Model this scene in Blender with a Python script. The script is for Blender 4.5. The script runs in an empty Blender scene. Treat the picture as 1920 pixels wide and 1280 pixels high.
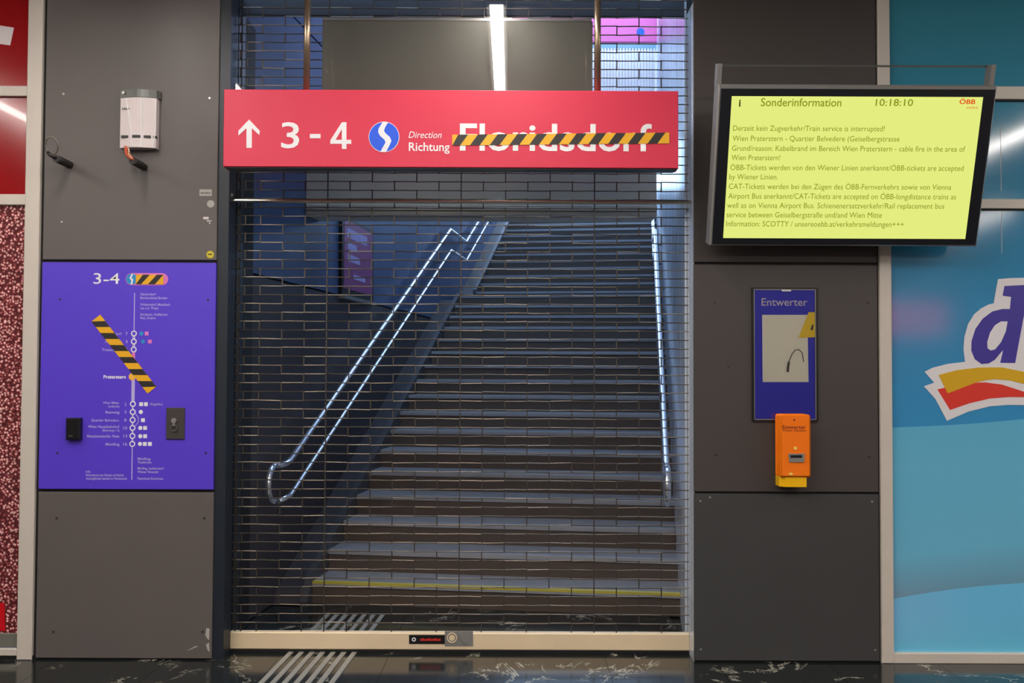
import bpy, math, random
from mathutils import Vector, Matrix
random.seed(7)
SC = bpy.context.scene
COL = SC.collection

# ------------------------------------------------------------------ camera, world, exposure
F, CAM_H, CAM_D = 1750.0, 1.63, 5.22            # focal length (px of a 1920 px frame), eye height, distance to the wall
PITCH, ROLL = math.atan(48 / 1750), 0.004
FW = Vector((0, math.cos(PITCH), math.sin(PITCH)))
_r0, _u0 = Vector((1, 0, 0)), Vector((0, -math.sin(PITCH), math.cos(PITCH)))
RT = _r0 * math.cos(ROLL) + _u0 * math.sin(ROLL)
UP = _u0 * math.cos(ROLL) - _r0 * math.sin(ROLL)
EYE = Vector((0, -CAM_D, CAM_H))
cd = bpy.data.cameras.new('camera'); cd.sensor_width = 36; cd.lens = F / 1920 * 36; cd.clip_start = .05
cam = bpy.data.objects.new('camera', cd); COL.objects.link(cam)
_m = Matrix.Identity(4)
for i in range(3):
    _m[i][0], _m[i][1], _m[i][2], _m[i][3] = RT[i], UP[i], -FW[i], EYE[i]
cam.matrix_world = _m
SC.camera = cam

wd = bpy.data.worlds.new('sky'); SC.world = wd; wd.use_nodes = True
_bg = wd.node_tree.nodes['Background']
_bg.inputs[0].default_value = (.46, .68, 1.0, 1); _bg.inputs[1].default_value = 5.8

SC.view_settings.view_transform = 'Standard'; SC.view_settings.look = 'None'
SC.view_settings.exposure = 0.0; SC.view_settings.gamma = 1; SC.view_settings.use_curve_mapping = False
LAMP = 50.0          # radiance of the fluorescent ceiling strips


def at(px, py, Y):
    """a point of the plane Y seen at that place of the photograph"""
    d = FW + RT * ((px - 960) / F) - UP * ((py - 640) / F)
    return EYE + d * ((Y + CAM_D) / d.y)


# ------------------------------------------------------------------ materials
def lin(c):
    c = c / 255
    return c / 12.92 if c <= .04045 else ((c + .055) / 1.055) ** 2.4


def rgb(r, g, b):
    return (lin(r), lin(g), lin(b), 1)


MATS = {}


def mat(name, col, rough=.5, metal=0.0, noise=0.0, scale=8.0, bump=0.0, emit=0.0, coat=0.0, spec=.5, rvar=0.0, stretch=None):
    m = bpy.data.materials.new(name); m.use_nodes = True
    nt = m.node_tree; b = nt.nodes['Principled BSDF']
    c = rgb(*col)
    b.inputs['Base Color'].default_value = c
    b.inputs['Roughness'].default_value = rough
    b.inputs['Metallic'].default_value = metal
    b.inputs['Specular IOR Level'].default_value = spec
    b.inputs['Coat Weight'].default_value = coat
    if emit:
        b.inputs['Emission Color'].default_value = c; b.inputs['Emission Strength'].default_value = emit
    if noise or bump or rvar:
        tc = nt.nodes.new('ShaderNodeTexCoord'); n = nt.nodes.new('ShaderNodeTexNoise')
        n.inputs['Scale'].default_value = scale; n.inputs['Detail'].default_value = 6
        src = tc.outputs['Object']
        if stretch:
            mp = nt.nodes.new('ShaderNodeMapping'); mp.inputs['Scale'].default_value = stretch
            nt.links.new(src, mp.inputs[0]); src = mp.outputs[0]
        nt.links.new(src, n.inputs['Vector'])
        if noise:
            mx = nt.nodes.new('ShaderNodeMix'); mx.data_type = 'RGBA'
            mx.inputs[6].default_value = tuple(x * (1 - noise) for x in c[:3]) + (1,)
            mx.inputs[7].default_value = tuple(min(1, x * (1 + noise)) for x in c[:3]) + (1,)
            nt.links.new(n.outputs['Fac'], mx.inputs[0]); nt.links.new(mx.outputs[2], b.inputs['Base Color'])
        if rvar:
            mr = nt.nodes.new('ShaderNodeMapRange')
            mr.inputs[3].default_value = rough - rvar; mr.inputs[4].default_value = rough + rvar
            nt.links.new(n.outputs['Fac'], mr.inputs[0]); nt.links.new(mr.outputs[0], b.inputs['Roughness'])
        if bump:
            bp = nt.nodes.new('ShaderNodeBump'); bp.inputs['Strength'].default_value = bump; bp.inputs['Distance'].default_value = .01
            nt.links.new(n.outputs['Fac'], bp.inputs['Height']); nt.links.new(bp.outputs[0], b.inputs['Normal'])
    MATS[name] = m
    return m


def lamp_mat(name, col, strength):
    m = bpy.data.materials.new(name); m.use_nodes = True
    nt = m.node_tree; nt.nodes.clear()
    e = nt.nodes.new('ShaderNodeEmission'); o = nt.nodes.new('ShaderNodeOutputMaterial')
    e.inputs[0].default_value = rgb(*col); e.inputs[1].default_value = strength
    nt.links.new(e.outputs[0], o.inputs[0]); MATS[name] = m
    return m


def glass_mat(name, tint=(255, 255, 255), rough=0.0):
    m = bpy.data.materials.new(name); m.use_nodes = True
    nt = m.node_tree; nt.nodes.clear()
    t = nt.nodes.new('ShaderNodeBsdfTransparent'); g = nt.nodes.new('ShaderNodeBsdfGlossy'); x = nt.nodes.new('ShaderNodeMixShader')
    fr = nt.nodes.new('ShaderNodeFresnel'); o = nt.nodes.new('ShaderNodeOutputMaterial')
    fr.inputs[0].default_value = 1.5; t.inputs[0].default_value = rgb(*tint); g.inputs['Roughness'].default_value = rough
    nt.links.new(fr.outputs[0], x.inputs[0]); nt.links.new(t.outputs[0], x.inputs[1]); nt.links.new(g.outputs[0], x.inputs[2])
    nt.links.new(x.outputs[0], o.inputs[0]); MATS[name] = m
    return m


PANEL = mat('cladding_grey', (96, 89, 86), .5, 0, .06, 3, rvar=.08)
PANEL_R = mat('cladding_grey_dark', (66, 60, 57), .5, 0, .06, 3, rvar=.08)  # darker copy of the cladding grey, for the validator pillar
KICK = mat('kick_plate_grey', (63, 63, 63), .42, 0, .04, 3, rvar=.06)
JOINT = mat('joint_black', (14, 14, 15), .7)
NAVY = mat('guide_navy', (26, 34, 44), .45)
FRAME = mat('window_frame', (205, 196, 184), .45, .0, .04, 5)
SCREW = mat('screw_steel', (190, 186, 180), .35, .8)
SCREWD = mat('screw_dark', (40, 34, 32), .5)
STEEL = mat('stainless', (205, 200, 190), .25, 1.0)
RAILS = mat('rail_steel', (225, 230, 240), .2, .85)
MESH = mat('mesh_steel', (126, 115, 102), .36, 1.0)
LINKM = mat('link_steel', (92, 86, 80), .5, .9)
BRASS = mat('anodised_bar', (235, 212, 176), .5, .1, .08, 4)
SIGNRED = mat('sign_red', (214, 42, 74), .5, 0, 0, emit=0)
WHITE = mat('letter_white', (236, 234, 236), .5)
LOGOBLUE = mat('logo_blue', (8, 84, 226), .4)
TAPEY = mat('tape_yellow', (236, 176, 20), .45)
TAPEK = mat('tape_black', (38, 34, 32), .5)
BLACK = mat('black_plastic', (12, 12, 14), .35)
VIOLET = mat('map_violet', (88, 60, 208), .42)
PALE = mat('map_print', (186, 174, 226), .6)
PINK = mat('map_pink', (226, 120, 190), .6)
TEAL = mat('map_teal', (30, 140, 200), .6)
BOARD = mat('grey_board', (112, 110, 100), .55, 0, .03, 3)
BEAM = mat('beam_grey', (222, 218, 206), .6, 0, .05, 4)
WELL = mat('well_wall', (66, 88, 128), .45, 0, .10, 2, rvar=.1)
WELLD = mat('well_plinth', (62, 58, 62), .5, 0, .12, 2, rvar=.1)
WELLR = mat('well_clad', (228, 236, 250), .25, .3, .12, 3, rvar=.08, stretch=(6, 6, .5))
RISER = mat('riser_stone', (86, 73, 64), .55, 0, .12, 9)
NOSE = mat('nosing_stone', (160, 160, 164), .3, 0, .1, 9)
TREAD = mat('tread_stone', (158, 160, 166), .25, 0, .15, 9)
YELLOW = mat('nosing_yellow', (196, 182, 70), .5)
STRINGER = mat('stringer_stone', (70, 70, 74), .35, 0, .2, 12)
ORANGE = mat('validator_orange', (255, 124, 12), .3)
VYELLOW = mat('validator_yellow', (250, 190, 10), .3)
CASEBLUE = mat('case_blue', (8, 8, 200), .55)
PAPER = mat('label_paper', (246, 240, 218), .5, 0, .05, 20)
CARDY = mat('card_yellow', (248, 210, 10), .5)
SILVER = mat('casing_silver', (150, 148, 144), .35, .4)
BEZEL = mat('bezel', (22, 24, 30), .3)
SCREEN = lamp_mat('screen_yellow', (228, 237, 128), 1.0)
INK = lamp_mat('screen_ink', (132, 146, 22), 1.0)
INKD = lamp_mat('screen_ink_dark', (50, 60, 10), 1.0)
INKR = lamp_mat('screen_red', (226, 70, 20), 1.0)
DEVICE = mat('device_white', (214, 202, 200), .4)
DGREY = mat('bracket_grey', (96, 98, 94), .4, .5)
COPPER = mat('wire_red', (196, 84, 50), .4)
CREAMW = mat('wire_cream', (206, 196, 170), .5)
RUBBER = mat('conduit_black', (34, 30, 28), .5)
RING = mat('ring_grey', (130, 124, 114), .35, .6)
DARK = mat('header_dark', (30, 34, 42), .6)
CEIL = mat('hall_ceiling', (150, 148, 144), .7)
HALLW = mat('hall_wall', (128, 122, 116), .6)
REDPANE = mat('red_vinyl', (150, 10, 16), .16, coat=.3)
REDSTICK = mat('red_print', (206, 4, 22), .4)
LIGHTP = mat('white_print', (216, 206, 206), .4)
LOGOD = mat('logo_indigo', (62, 50, 150), .4)
LOGOY = mat('logo_yellow', (214, 168, 10), .4)
LOGOR = mat('logo_red', (220, 54, 40), .4)
LOGOW = mat('logo_white', (226, 222, 224), .4)
STICKG = mat('sticker_grey', (176, 172, 164), .5)
STICKY = mat('sticker_yellow', (206, 188, 30), .5)
GLASS = glass_mat('clear_glass')
CASEGL = glass_mat('case_glass', rough=.03)
LAMPM = lamp_mat('fluorescent', (255, 247, 240), LAMP)
LAMPH = mat('lamp_housing', (190, 190, 188), .5)
HAZEDRED = mat('platform_hazed_red', (226, 96, 160), .4)  # red sign; haze and overexposure are put into the pink colour
CORR = mat('canopy_white', (230, 228, 224), .5)
TEALG = mat('teal_glass', (110, 146, 160), .2)
LEDRED = lamp_mat('far_red_sign', (255, 60, 70), 3.0)
POSTERM = mat('poster_print', (150, 70, 130), .4)
FLOORB = mat('floor_far', (44, 46, 46), .15)


def marble():
    m = bpy.data.materials.new('marble_tile'); m.use_nodes = True; nt = m.node_tree; b = nt.nodes['Principled BSDF']
    L = nt.links.new
    tc = nt.nodes.new('ShaderNodeTexCoord'); geo = nt.nodes.new('ShaderNodeNewGeometry')
    n1 = nt.nodes.new('ShaderNodeTexNoise'); n1.inputs['Scale'].default_value = 1.6; n1.inputs['Detail'].default_value = 9; n1.inputs['Roughness'].default_value = .62
    n1.inputs['Distortion'].default_value = 1.4
    L(geo.outputs['Position'], n1.inputs['Vector'])
    ab = nt.nodes.new('ShaderNodeMath'); ab.operation = 'SUBTRACT'; ab.inputs[1].default_value = .5; L(n1.outputs['Fac'], ab.inputs[0])
    a2 = nt.nodes.new('ShaderNodeMath'); a2.operation = 'ABSOLUTE'; L(ab.outputs[0], a2.inputs[0])
    cr = nt.nodes.new('ShaderNodeValToRGB'); cr.color_ramp.elements[0].position = 0; cr.color_ramp.elements[0].color = (1, 1, 1, 1)
    cr.color_ramp.elements[1].position = .012; cr.color_ramp.elements[1].color = (0, 0, 0, 1)
    L(a2.outputs[0], cr.inputs[0])
    n2 = nt.nodes.new('ShaderNodeTexNoise'); n2.inputs['Scale'].default_value = 2.4; L(geo.outputs['Position'], n2.inputs['Vector'])
    c2 = nt.nodes.new('ShaderNodeValToRGB'); c2.color_ramp.elements[0].position = .48; c2.color_ramp.elements[1].position = .6
    L(n2.outputs['Fac'], c2.inputs[0])
    mu = nt.nodes.new('ShaderNodeMath'); mu.operation = 'MULTIPLY'; L(cr.outputs[0], mu.inputs[0]); L(c2.outputs[0], mu.inputs[1])
    mx = nt.nodes.new('ShaderNodeMix'); mx.data_type = 'RGBA'; mx.inputs[6].default_value = rgb(30, 34, 34); mx.inputs[7].default_value = rgb(188, 184, 166)
    L(mu.outputs[0], mx.inputs[0]); L(mx.outputs[2], b.inputs['Base Color'])
    b.inputs['Roughness'].default_value = .13
    return m


def speckle():
    m = bpy.data.materials.new('speckled_print'); m.use_nodes = True; nt = m.node_tree; b = nt.nodes['Principled BSDF']
    L = nt.links.new; tc = nt.nodes.new('ShaderNodeTexCoord')
    v = nt.nodes.new('ShaderNodeTexVoronoi'); v.inputs['Scale'].default_value = 62; v.inputs['Randomness'].default_value = 1
    L(tc.outputs['Object'], v.inputs['Vector'])
    cr = nt.nodes.new('ShaderNodeValToRGB'); e = cr.color_ramp
    e.elements[0].position = .27; e.elements[0].color = rgb(255, 214, 206); e.elements[1].position = .58; e.elements[1].color = rgb(104, 44, 48)
    x = e.elements.new(.40); x.color = rgb(200, 96, 100)
    L(v.outputs['Distance'], cr.inputs[0])
    sep = nt.nodes.new('ShaderNodeSeparateColor'); L(v.outputs['Color'], sep.inputs[0])
    mx = nt.nodes.new('ShaderNodeMix'); mx.data_type = 'RGBA'; mx.blend_type = 'MULTIPLY'; mx.inputs[0].default_value = .55
    L(cr.outputs[0], mx.inputs[6])
    c2 = nt.nodes.new('ShaderNodeValToRGB'); c2.color_ramp.elements[0].color = (.12, .1, .1, 1); c2.color_ramp.elements[1].color = (1, 1, 1, 1)
    L(sep.outputs[0], c2.inputs[0]); L(c2.outputs[0], mx.inputs[7])
    L(mx.outputs[2], b.inputs['Base Color']); b.inputs['Roughness'].default_value = .22
    return m


def vinyl():
    """printed blue window film: three blues with curved edges (world X, Z)"""
    m = bpy.data.materials.new('blue_vinyl'); m.use_nodes = True; nt = m.node_tree; b = nt.nodes['Principled BSDF']
    L = nt.links.new; geo = nt.nodes.new('ShaderNodeNewGeometry'); s = nt.nodes.new('ShaderNodeSeparateXYZ'); L(geo.outputs['Position'], s.inputs[0])

    def mth(op, a, c):
        n = nt.nodes.new('ShaderNodeMath'); n.operation = op
        for i, q in enumerate((a, c)):
            if isinstance(q, (int, float)): n.inputs[i].default_value = q
            else: L(q, n.inputs[i])
        return n.outputs[0]

    def edge(z0, slope, curv):
        dx = mth('SUBTRACT', s.outputs[0], 2.12)
        zz = mth('ADD', mth('MULTIPLY', dx, slope), mth('MULTIPLY', mth('MULTIPLY', dx, dx), curv))
        return mth('SUBTRACT', s.outputs[2], mth('ADD', zz, z0))        # height above the printed edge

    def ramp(fac, stops):
        n = nt.nodes.new('ShaderNodeValToRGB'); e = n.color_ramp
        while len(e.elements) < len(stops): e.elements.new(.5)
        for el, (p, c) in zip(e.elements, stops): el.position = p; el.color = rgb(*c)
        L(fac, n.inputs[0]); return n.outputs[0]

    def mixc(f, a, c):
        n = nt.nodes.new('ShaderNodeMix'); n.data_type = 'RGBA'; L(f, n.inputs[0]); L(a, n.inputs[6]); L(c, n.inputs[7]); return n.outputs[2]
    h1 = edge(.345, .20, -.10); h2 = edge(1.30, .03, .05)
    low = ramp(mth('ADD', mth('MULTIPLY', h1, .8), .6), [(0, (106, 204, 228)), (.5, (112, 196, 238))])
    mid = ramp(mth('MULTIPLY', h1, 1.0), [(0, (110, 160, 184)), (.22, (110, 186, 218)), (.9, (100, 180, 214))])
    top = ramp(mth('MULTIPLY', h2, .45), [(0, (58, 144, 198)), (.5, (54, 136, 176)), (1, (60, 136, 158))])
    c = mixc(mth('GREATER_THAN', h1, 0), low, mid)
    c = mixc(mth('GREATER_THAN', h2, 0), c, top)
    L(c, b.inputs['Base Color']); b.inputs['Roughness'].default_value = .10; b.inputs['Specular IOR Level'].default_value = .7
    return m


MARBLE, SPECKLE, VINYL = marble(), speckle(), vinyl()


# ------------------------------------------------------------------ mesh helpers
class MB:
    def __init__(s): s.v = []; s.f = []

    def box(s, x0, x1, y0, y1, z0, z1):
        n = len(s.v)
        s.v += [(x, y, z) for z in (z0, z1) for x, y in ((x0, y0), (x1, y0), (x1, y1), (x0, y1))]
        s.f += [tuple(n + i for i in q) for q in ((3, 2, 1, 0), (4, 5, 6, 7), (0, 1, 5, 4), (1, 2, 6, 5), (2, 3, 7, 6), (3, 0, 4, 7))]
        return s

    def bev(s, x0, x1, y0, y1, z0, z1, c):
        """box whose front (-Y) edges are chamfered by c"""
        n = len(s.v); y2 = y0 + c
        s.v += [(x0 + c, y0, z0 + c), (x1 - c, y0, z0 + c), (x1 - c, y0, z1 - c), (x0 + c, y0, z1 - c)]
        s.v += [(x0, y2, z0), (x1, y2, z0), (x1, y2, z1), (x0, y2, z1)]
        s.v += [(x0, y1, z0), (x1, y1, z0), (x1, y1, z1), (x0, y1, z1)]
        s.f += [(n, n + 1, n + 2, n + 3), (n + 11, n + 10, n + 9, n + 8)]
        for a in range(4):
            b = (a + 1) % 4
            s.f += [(n + 4 + a, n + 4 + b, n + b, n + a), (n + 8 + a, n + 8 + b, n + 4 + b, n + 4 + a)]
        return s

    def prism(s, pts, y0, y1):
        """outline in X,Z given a thickness along Y"""
        a = sum(pts[i][0] * pts[(i + 1) % len(pts)][1] - pts[(i + 1) % len(pts)][0] * pts[i][1] for i in range(len(pts)))
        if a < 0: pts = pts[::-1]
        n = len(s.v); k = len(pts)
        s.v += [(x, y0, z) for x, z in pts] + [(x, y1, z) for x, z in pts]
        s.f += [tuple(range(n, n + k)), tuple(range(n + 2 * k - 1, n + k - 1, -1))]
        s.f += [(n + i, n + k + i, n + k + (i + 1) % k, n + (i + 1) % k) for i in range(k)]
        return s

    def slab(s, pts, z0, z1):
        """outline in X,Y given a thickness along Z"""
        a = sum(pts[i][0] * pts[(i + 1) % len(pts)][1] - pts[(i + 1) % len(pts)][0] * pts[i][1] for i in range(len(pts)))
        if a < 0: pts = pts[::-1]
        n = len(s.v); k = len(pts)
        s.v += [(x, y, z0) for x, y in pts] + [(x, y, z1) for x, y in pts]
        s.f += [tuple(range(n + k - 1, n - 1, -1)), tuple(range(n + k, n + 2 * k))]
        s.f += [(n + i, n + (i + 1) % k, n + k + (i + 1) % k, n + k + i) for i in range(k)]
        return s

    def disc(s, x, z, r, y0, y1, n=20, rx=None):
        return s.prism([(x + (rx or r) * math.cos(2 * math.pi * i / n), z + r * math.sin(2 * math.pi * i / n)) for i in range(n)], y0, y1)

    def ring(s, x, z, ro, ri, y0, y1, n=20):
        k = len(s.v)
        for i in range(n):
            c, d = math.cos(2 * math.pi * i / n), math.sin(2 * math.pi * i / n)
            s.v += [(x + ro * c, y0, z + ro * d), (x + ri * c, y0, z + ri * d), (x + ro * c, y1, z + ro * d), (x + ri * c, y1, z + ri * d)]
        for i in range(n):
            a, b = k + 4 * i, k + 4 * ((i + 1) % n)
            s.f += [(a, b, b + 1, a + 1), (a + 2, a + 3, b + 3, b + 2), (a, a + 2, b + 2, b), (a + 1, b + 1, b + 3, a + 3)]
        return s

    def tube(s, pts, r, n=10, cap=True):
        pts = [Vector(p) for p in pts]; k = len(s.v); prev = None
        for i, p in enumerate(pts):
            t = (pts[min(i + 1, len(pts) - 1)] - pts[max(i - 1, 0)]).normalized()
            ref = prev if prev is not None else (Vector((0, 0, 1)) if abs(t.z) < .9 else Vector((1, 0, 0)))
            a = t.cross(ref).normalized(); b = a.cross(t).normalized(); prev = b
            for j in range(n):
                q = 2 * math.pi * j / n
                s.v.append(tuple(p + (a * math.cos(q) + b * math.sin(q)) * r))
        for i in range(len(pts) - 1):
            for j in range(n):
                j2 = (j + 1) % n; a = k + i * n
                s.f.append((a + j, a + n + j, a + n + j2, a + j2))
        if cap:
            s.f += [tuple(range(k, k + n)), tuple(range(k + len(pts) * n - 1, k + (len(pts) - 1) * n - 1, -1))]
        return s

    def hexa(s, lo, hi):
        """solid between two quads of four points"""
        n = len(s.v); s.v += [tuple(p) for p in lo] + [tuple(p) for p in hi]
        s.f += [tuple(n + i for i in q) for q in ((3, 2, 1, 0), (4, 5, 6, 7), (0, 1, 5, 4), (1, 2, 6, 5), (2, 3, 7, 6), (3, 0, 4, 7))]
        return s


WL = {}


def link(name, me, m, parent, loc):
    o = bpy.data.objects.new(name, me); COL.objects.link(o); o.location = loc
    if parent: o.parent = parent
    if m and not me.materials: me.materials.append(m)
    return o


def obj(name, mb, m, parent=None, local=False, smooth=False):
    """one mesh object; points are world points unless local"""
    vs = [Vector(v) for v in mb.v]
    if local: base = Vector(); off = Vector()
    elif parent: base = WL[parent.name]; off = Vector()
    else:
        xs, ys, zs = zip(*mb.v)
        base = Vector(((min(xs) + max(xs)) / 2, (min(ys) + max(ys)) / 2, min(zs))); off = base
    me = bpy.data.meshes.new(name); me.from_pydata([tuple(v - base) for v in vs], [], mb.f); me.update()
    if smooth:
        for p in me.polygons: p.use_smooth = len(p.vertices) == 4
    o = link(name, me, m, parent, off)
    if not local: WL[o.name] = base
    return o


def thing(name, label, cat, loc, group=None):
    o = bpy.data.objects.new(name, None); COL.objects.link(o); o.location = loc; o.empty_display_size = .1
    WL[o.name] = Vector(loc); tag(o, label, cat, group)
    return o


def tag(o, label, cat, group=None):
    o['label'] = label; o['category'] = cat
    if group: o['group'] = group
    return o


def struct(o, label=None):
    o['kind'] = 'structure'
    if label: o['label'] = label
    return o


def text_mesh(s, bold=0.0, shear=0.0):
    c = bpy.data.curves.new('t', 'FONT'); c.body = s; c.resolution_u = 3; c.offset = bold; c.shear = shear
    o = bpy.data.objects.new('t', c); COL.objects.link(o)
    me = bpy.data.meshes.new_from_object(o)
    bpy.data.objects.remove(o); bpy.data.curves.remove(c)
    me.materials.clear()
    return me


CAP = {}


def capheight(bold):
    if bold not in CAP:
        me = text_mesh('H', bold); ys = [v.co.y for v in me.vertices]; CAP[bold] = (min(ys), max(ys))
    return CAP[bold]


def place_text(name, s, x0, x1, zb, cap, y, m, parent, bold=0.0, shear=0.0, local=False, label=None):
    """text standing in the X,Z plane from x0 to x1 (x1 None: natural width), baseline zb, capital height cap, facing -Y"""
    me = text_mesh(s, bold, shear); lo, hi = capheight(bold); k = cap / (hi - lo)
    xs = [v.co.x for v in me.vertices]; a, b = min(xs), max(xs)
    kx = k if x1 is None else (x1 - x0) / (b - a)
    base = Vector() if local else WL[parent.name]
    for v in me.vertices:
        v.co = Vector((x0 + (v.co.x - a) * kx, y, zb + (v.co.y - lo) * k)) - base
    o = link(name, me, m, parent, (0, 0, 0)); o.data.name = name
    if not local: WL[o.name] = base
    if label: o['label'] = label
    return o


def ptext(s, px0, px1, pyb, capx, Y, m, parent, name='lettering', **kw):
    """the same, placed by where the print stands on the plane Y"""
    a, b = at(px0, pyb, Y), at(px1, pyb, Y)
    cap = (at(px0, pyb - capx, Y) - a).z
    return place_text(name, s, a.x, b.x, (a.z + b.z) / 2, cap, Y, m, parent, **kw)


def pblur(px0, px1, pyb, capx, Y, m, parent, n):
    """small print too blurred in the photograph to read: a row of little strokes"""
    a, b = at(px0, pyb, Y), at(px1, pyb, Y); h = (at(px0, pyb - capx, Y) - a).z; w = (b.x - a.x) / n; mb = MB()
    for i in range(n):
        k = (.8, 1.0, .7)[i % 3]
        mb.box(a.x + w * i, a.x + w * (i + .75), Y, Y + .0006, a.z, a.z + h * k)
    return obj('small_print', mb, m, parent)


def pp(pts, Y):
    return [(lambda p: (p.x, p.z))(at(x, y, Y)) for x, y in pts]


# ================================================================== THE HALL
XL, XR, YB, ZC = -6.5, 10.5, -10.5, 3.80
LP0, LP1 = -2.635, -1.659         # left pillar
RP0, RP1 = 1.018, 2.047           # right pillar
fl = struct(obj('floor', MB().box(XL, XR, YB, 2.2, -.30, -.012), FLOORB), 'dark polished stone floor of the station hall')
TS = .61
for i in range(-6, 6):
    for j, (ya, yb) in enumerate(((-1.72, -1.11), (-1.11, -.50), (-.50, .11), (.11, .72), (.72, 1.33))):
        xa = -.08 + i * TS
        if ya > .05 and (xa + TS < -1.7 or xa > 1.05): continue
        obj('floor_tile', MB().box(max(xa, -1.70) + .001 if ya > .05 else xa + .001, min(xa + TS, 1.04) - .001 if ya > .05 else xa + TS - .001, ya + .001, yb - .001, -.012, 0), MARBLE, fl)
# tactile guiding bars let into the floor, running to the stairs
TACT = mat('tactile_bar', (150, 148, 140), .35, 0, .2, 30)
_t = (1066 - 960) / F
for i, px in enumerate((490, 512, 534, 556, 578, 600, 622)):
    p = at(px, 1280, 0); p = EYE + (p - EYE) * (EYE.z / (EYE.z - p.z)); x0, y0 = p.x, p.y
    y1, y2 = -1.05, .98
    q = [(x0 + _t * (y1 - y0) - .014, y1), (x0 + _t * (y1 - y0) + .014, y1), (x0 + _t * (y2 - y0) + .014, y2), (x0 + _t * (y2 - y0) - .014, y2)]
    obj('tactile_bar', MB().slab(q, .0003, .004), TACT, fl)
struct(obj('ceiling', MB().box(XL, XR, YB, .02, ZC, ZC + .2), CEIL), 'pale ceiling of the station hall')
struct(obj('wall_back', MB().box(XL, XR, YB - .2, YB, 0, ZC), HALLW), 'hall wall facing the closed stairway')
struct(obj('wall_side_a', MB().box(XL - .2, XL, YB - .2, .6, 0, ZC + .2), HALLW), 'end wall of the hall').name = 'wall_left_end'
struct(obj('wall_right_end', MB().box(XR, XR + .2, YB - .2, .6, 0, ZC + .2), HALLW), 'far end wall of the hall')

# ceiling strip lights; the short ones are added fill to brighten the lower walls
LIGHTS = [(-4.2, 'leftmost long fluorescent strip on the ceiling, above the red shop window'),
          (-2.14, 'long fluorescent strip on the ceiling above the route map pillar'),
          (-.10, 'long fluorescent strip on the ceiling above the red platform sign'),
          (1.93, 'added short fill strip on the ceiling between the sign and the blue window'),
          (-3.2, 'added short fill strip over the middle of the hall near the red window'),
          (-1.1, 'added short fill strip over the middle of the hall near the shutter'),
          (3.2, 'added short fill strip over the middle of the hall near the blue window'),
          (4.6, 'long fluorescent strip on the ceiling above the blue shop window'),
          (6.65, 'second fluorescent strip beyond the blue shop window'),
          (8.7, 'rightmost long fluorescent strip on the ceiling')]
for x, lab in LIGHTS:
    y1 = -.10 if x == -.10 else -3.0 if x in (-3.2, -1.1) else -.75 if x == -2.14 else (-.8 if x < 0 else -3.2 if x < 4 else -.9)
    t = thing('ceiling_light', lab, 'ceiling light', (x, (YB + 1 + y1) / 2, 3.745), 'fluorescent strips on the hall ceiling')
    for ya, yb in ((y1, -4.6), (-7.2, YB + 1)):
        h_ = obj('housing', MB().box(x - .06, x + .06, yb, ya, 3.765, 3.799), LAMPH, t)
        obj('tube_cover', MB().box(x - .04, x + .04, yb, ya, 3.745, 3.765), LAMPM, h_)
rs = obj('shop_sign', MB().bev(6.0, 7.3, -10.48, -10.40, 2.2, 2.75, .02), LEDRED)
tag(rs, 'lit red shop sign on the wall facing the blue window', 'shop sign')

# ================================================================== PILLARS
wl = struct(obj('wall_left', MB().box(LP0 - .02, LP1 - .004, .014, .75, 0, ZC), JOINT), 'pillar beside the shutter that carries the violet route map')
wr = struct(obj('wall_right', MB().box(RP0 + .004, RP1 + .02, .014, .20, 0, ZC), JOINT), 'pillar beside the shutter that carries the ticket validator')
ZJ1, ZJ2 = 2.216, .935


def panel(wall, x0, x1, z0, z1, m, screws, sm):
    p = obj('cladding_panel', MB().bev(x0, x1, 0, .0145, z0, z1, .003), m, wall)
    for px, py in screws:
        c = at(px, py, -.001)
        obj('screw', MB().disc(c.x, c.z, .006, -.0035, .003, 8), sm, p)
    return p


obj('reveal_panel', MB().box(RP0, RP0 + .004, .016, .20, 0, 3.7), WELLR, wr)
pu = panel(wl, LP0, LP1, ZJ1 + .006, ZC - .002, PANEL, [(119, 176), (393, 184), (116, 416)], SCREW)
pl = panel(wl, LP0, LP1, .008, ZJ2 - .010, PANEL, [(106, 971), (383, 971), (100, 1184), (380, 1184)], SCREWD)
for pts in ([(387, 1177), (393, 1178), (392, 1200), (388, 1196), (385, 1190)], [(386, 1208), (392, 1204), (393, 1222), (389, 1218)], [(350, 1220), (366, 1211), (372, 1211), (356, 1218)]):
    obj('paint_chip', MB().prism(pp(pts, -.0008), -.0008, .001), STICKG, pl)
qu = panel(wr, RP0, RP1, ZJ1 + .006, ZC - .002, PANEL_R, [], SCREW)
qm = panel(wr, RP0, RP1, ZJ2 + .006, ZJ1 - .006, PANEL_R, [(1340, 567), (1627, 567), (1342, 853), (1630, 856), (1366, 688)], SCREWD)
ql = panel(wr, RP0, RP1, .008, ZJ2 - .006, KICK, [(1313, 939), (1635, 940), (1314, 1217), (1641, 1218), (1331, 932)], SCREW)

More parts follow.
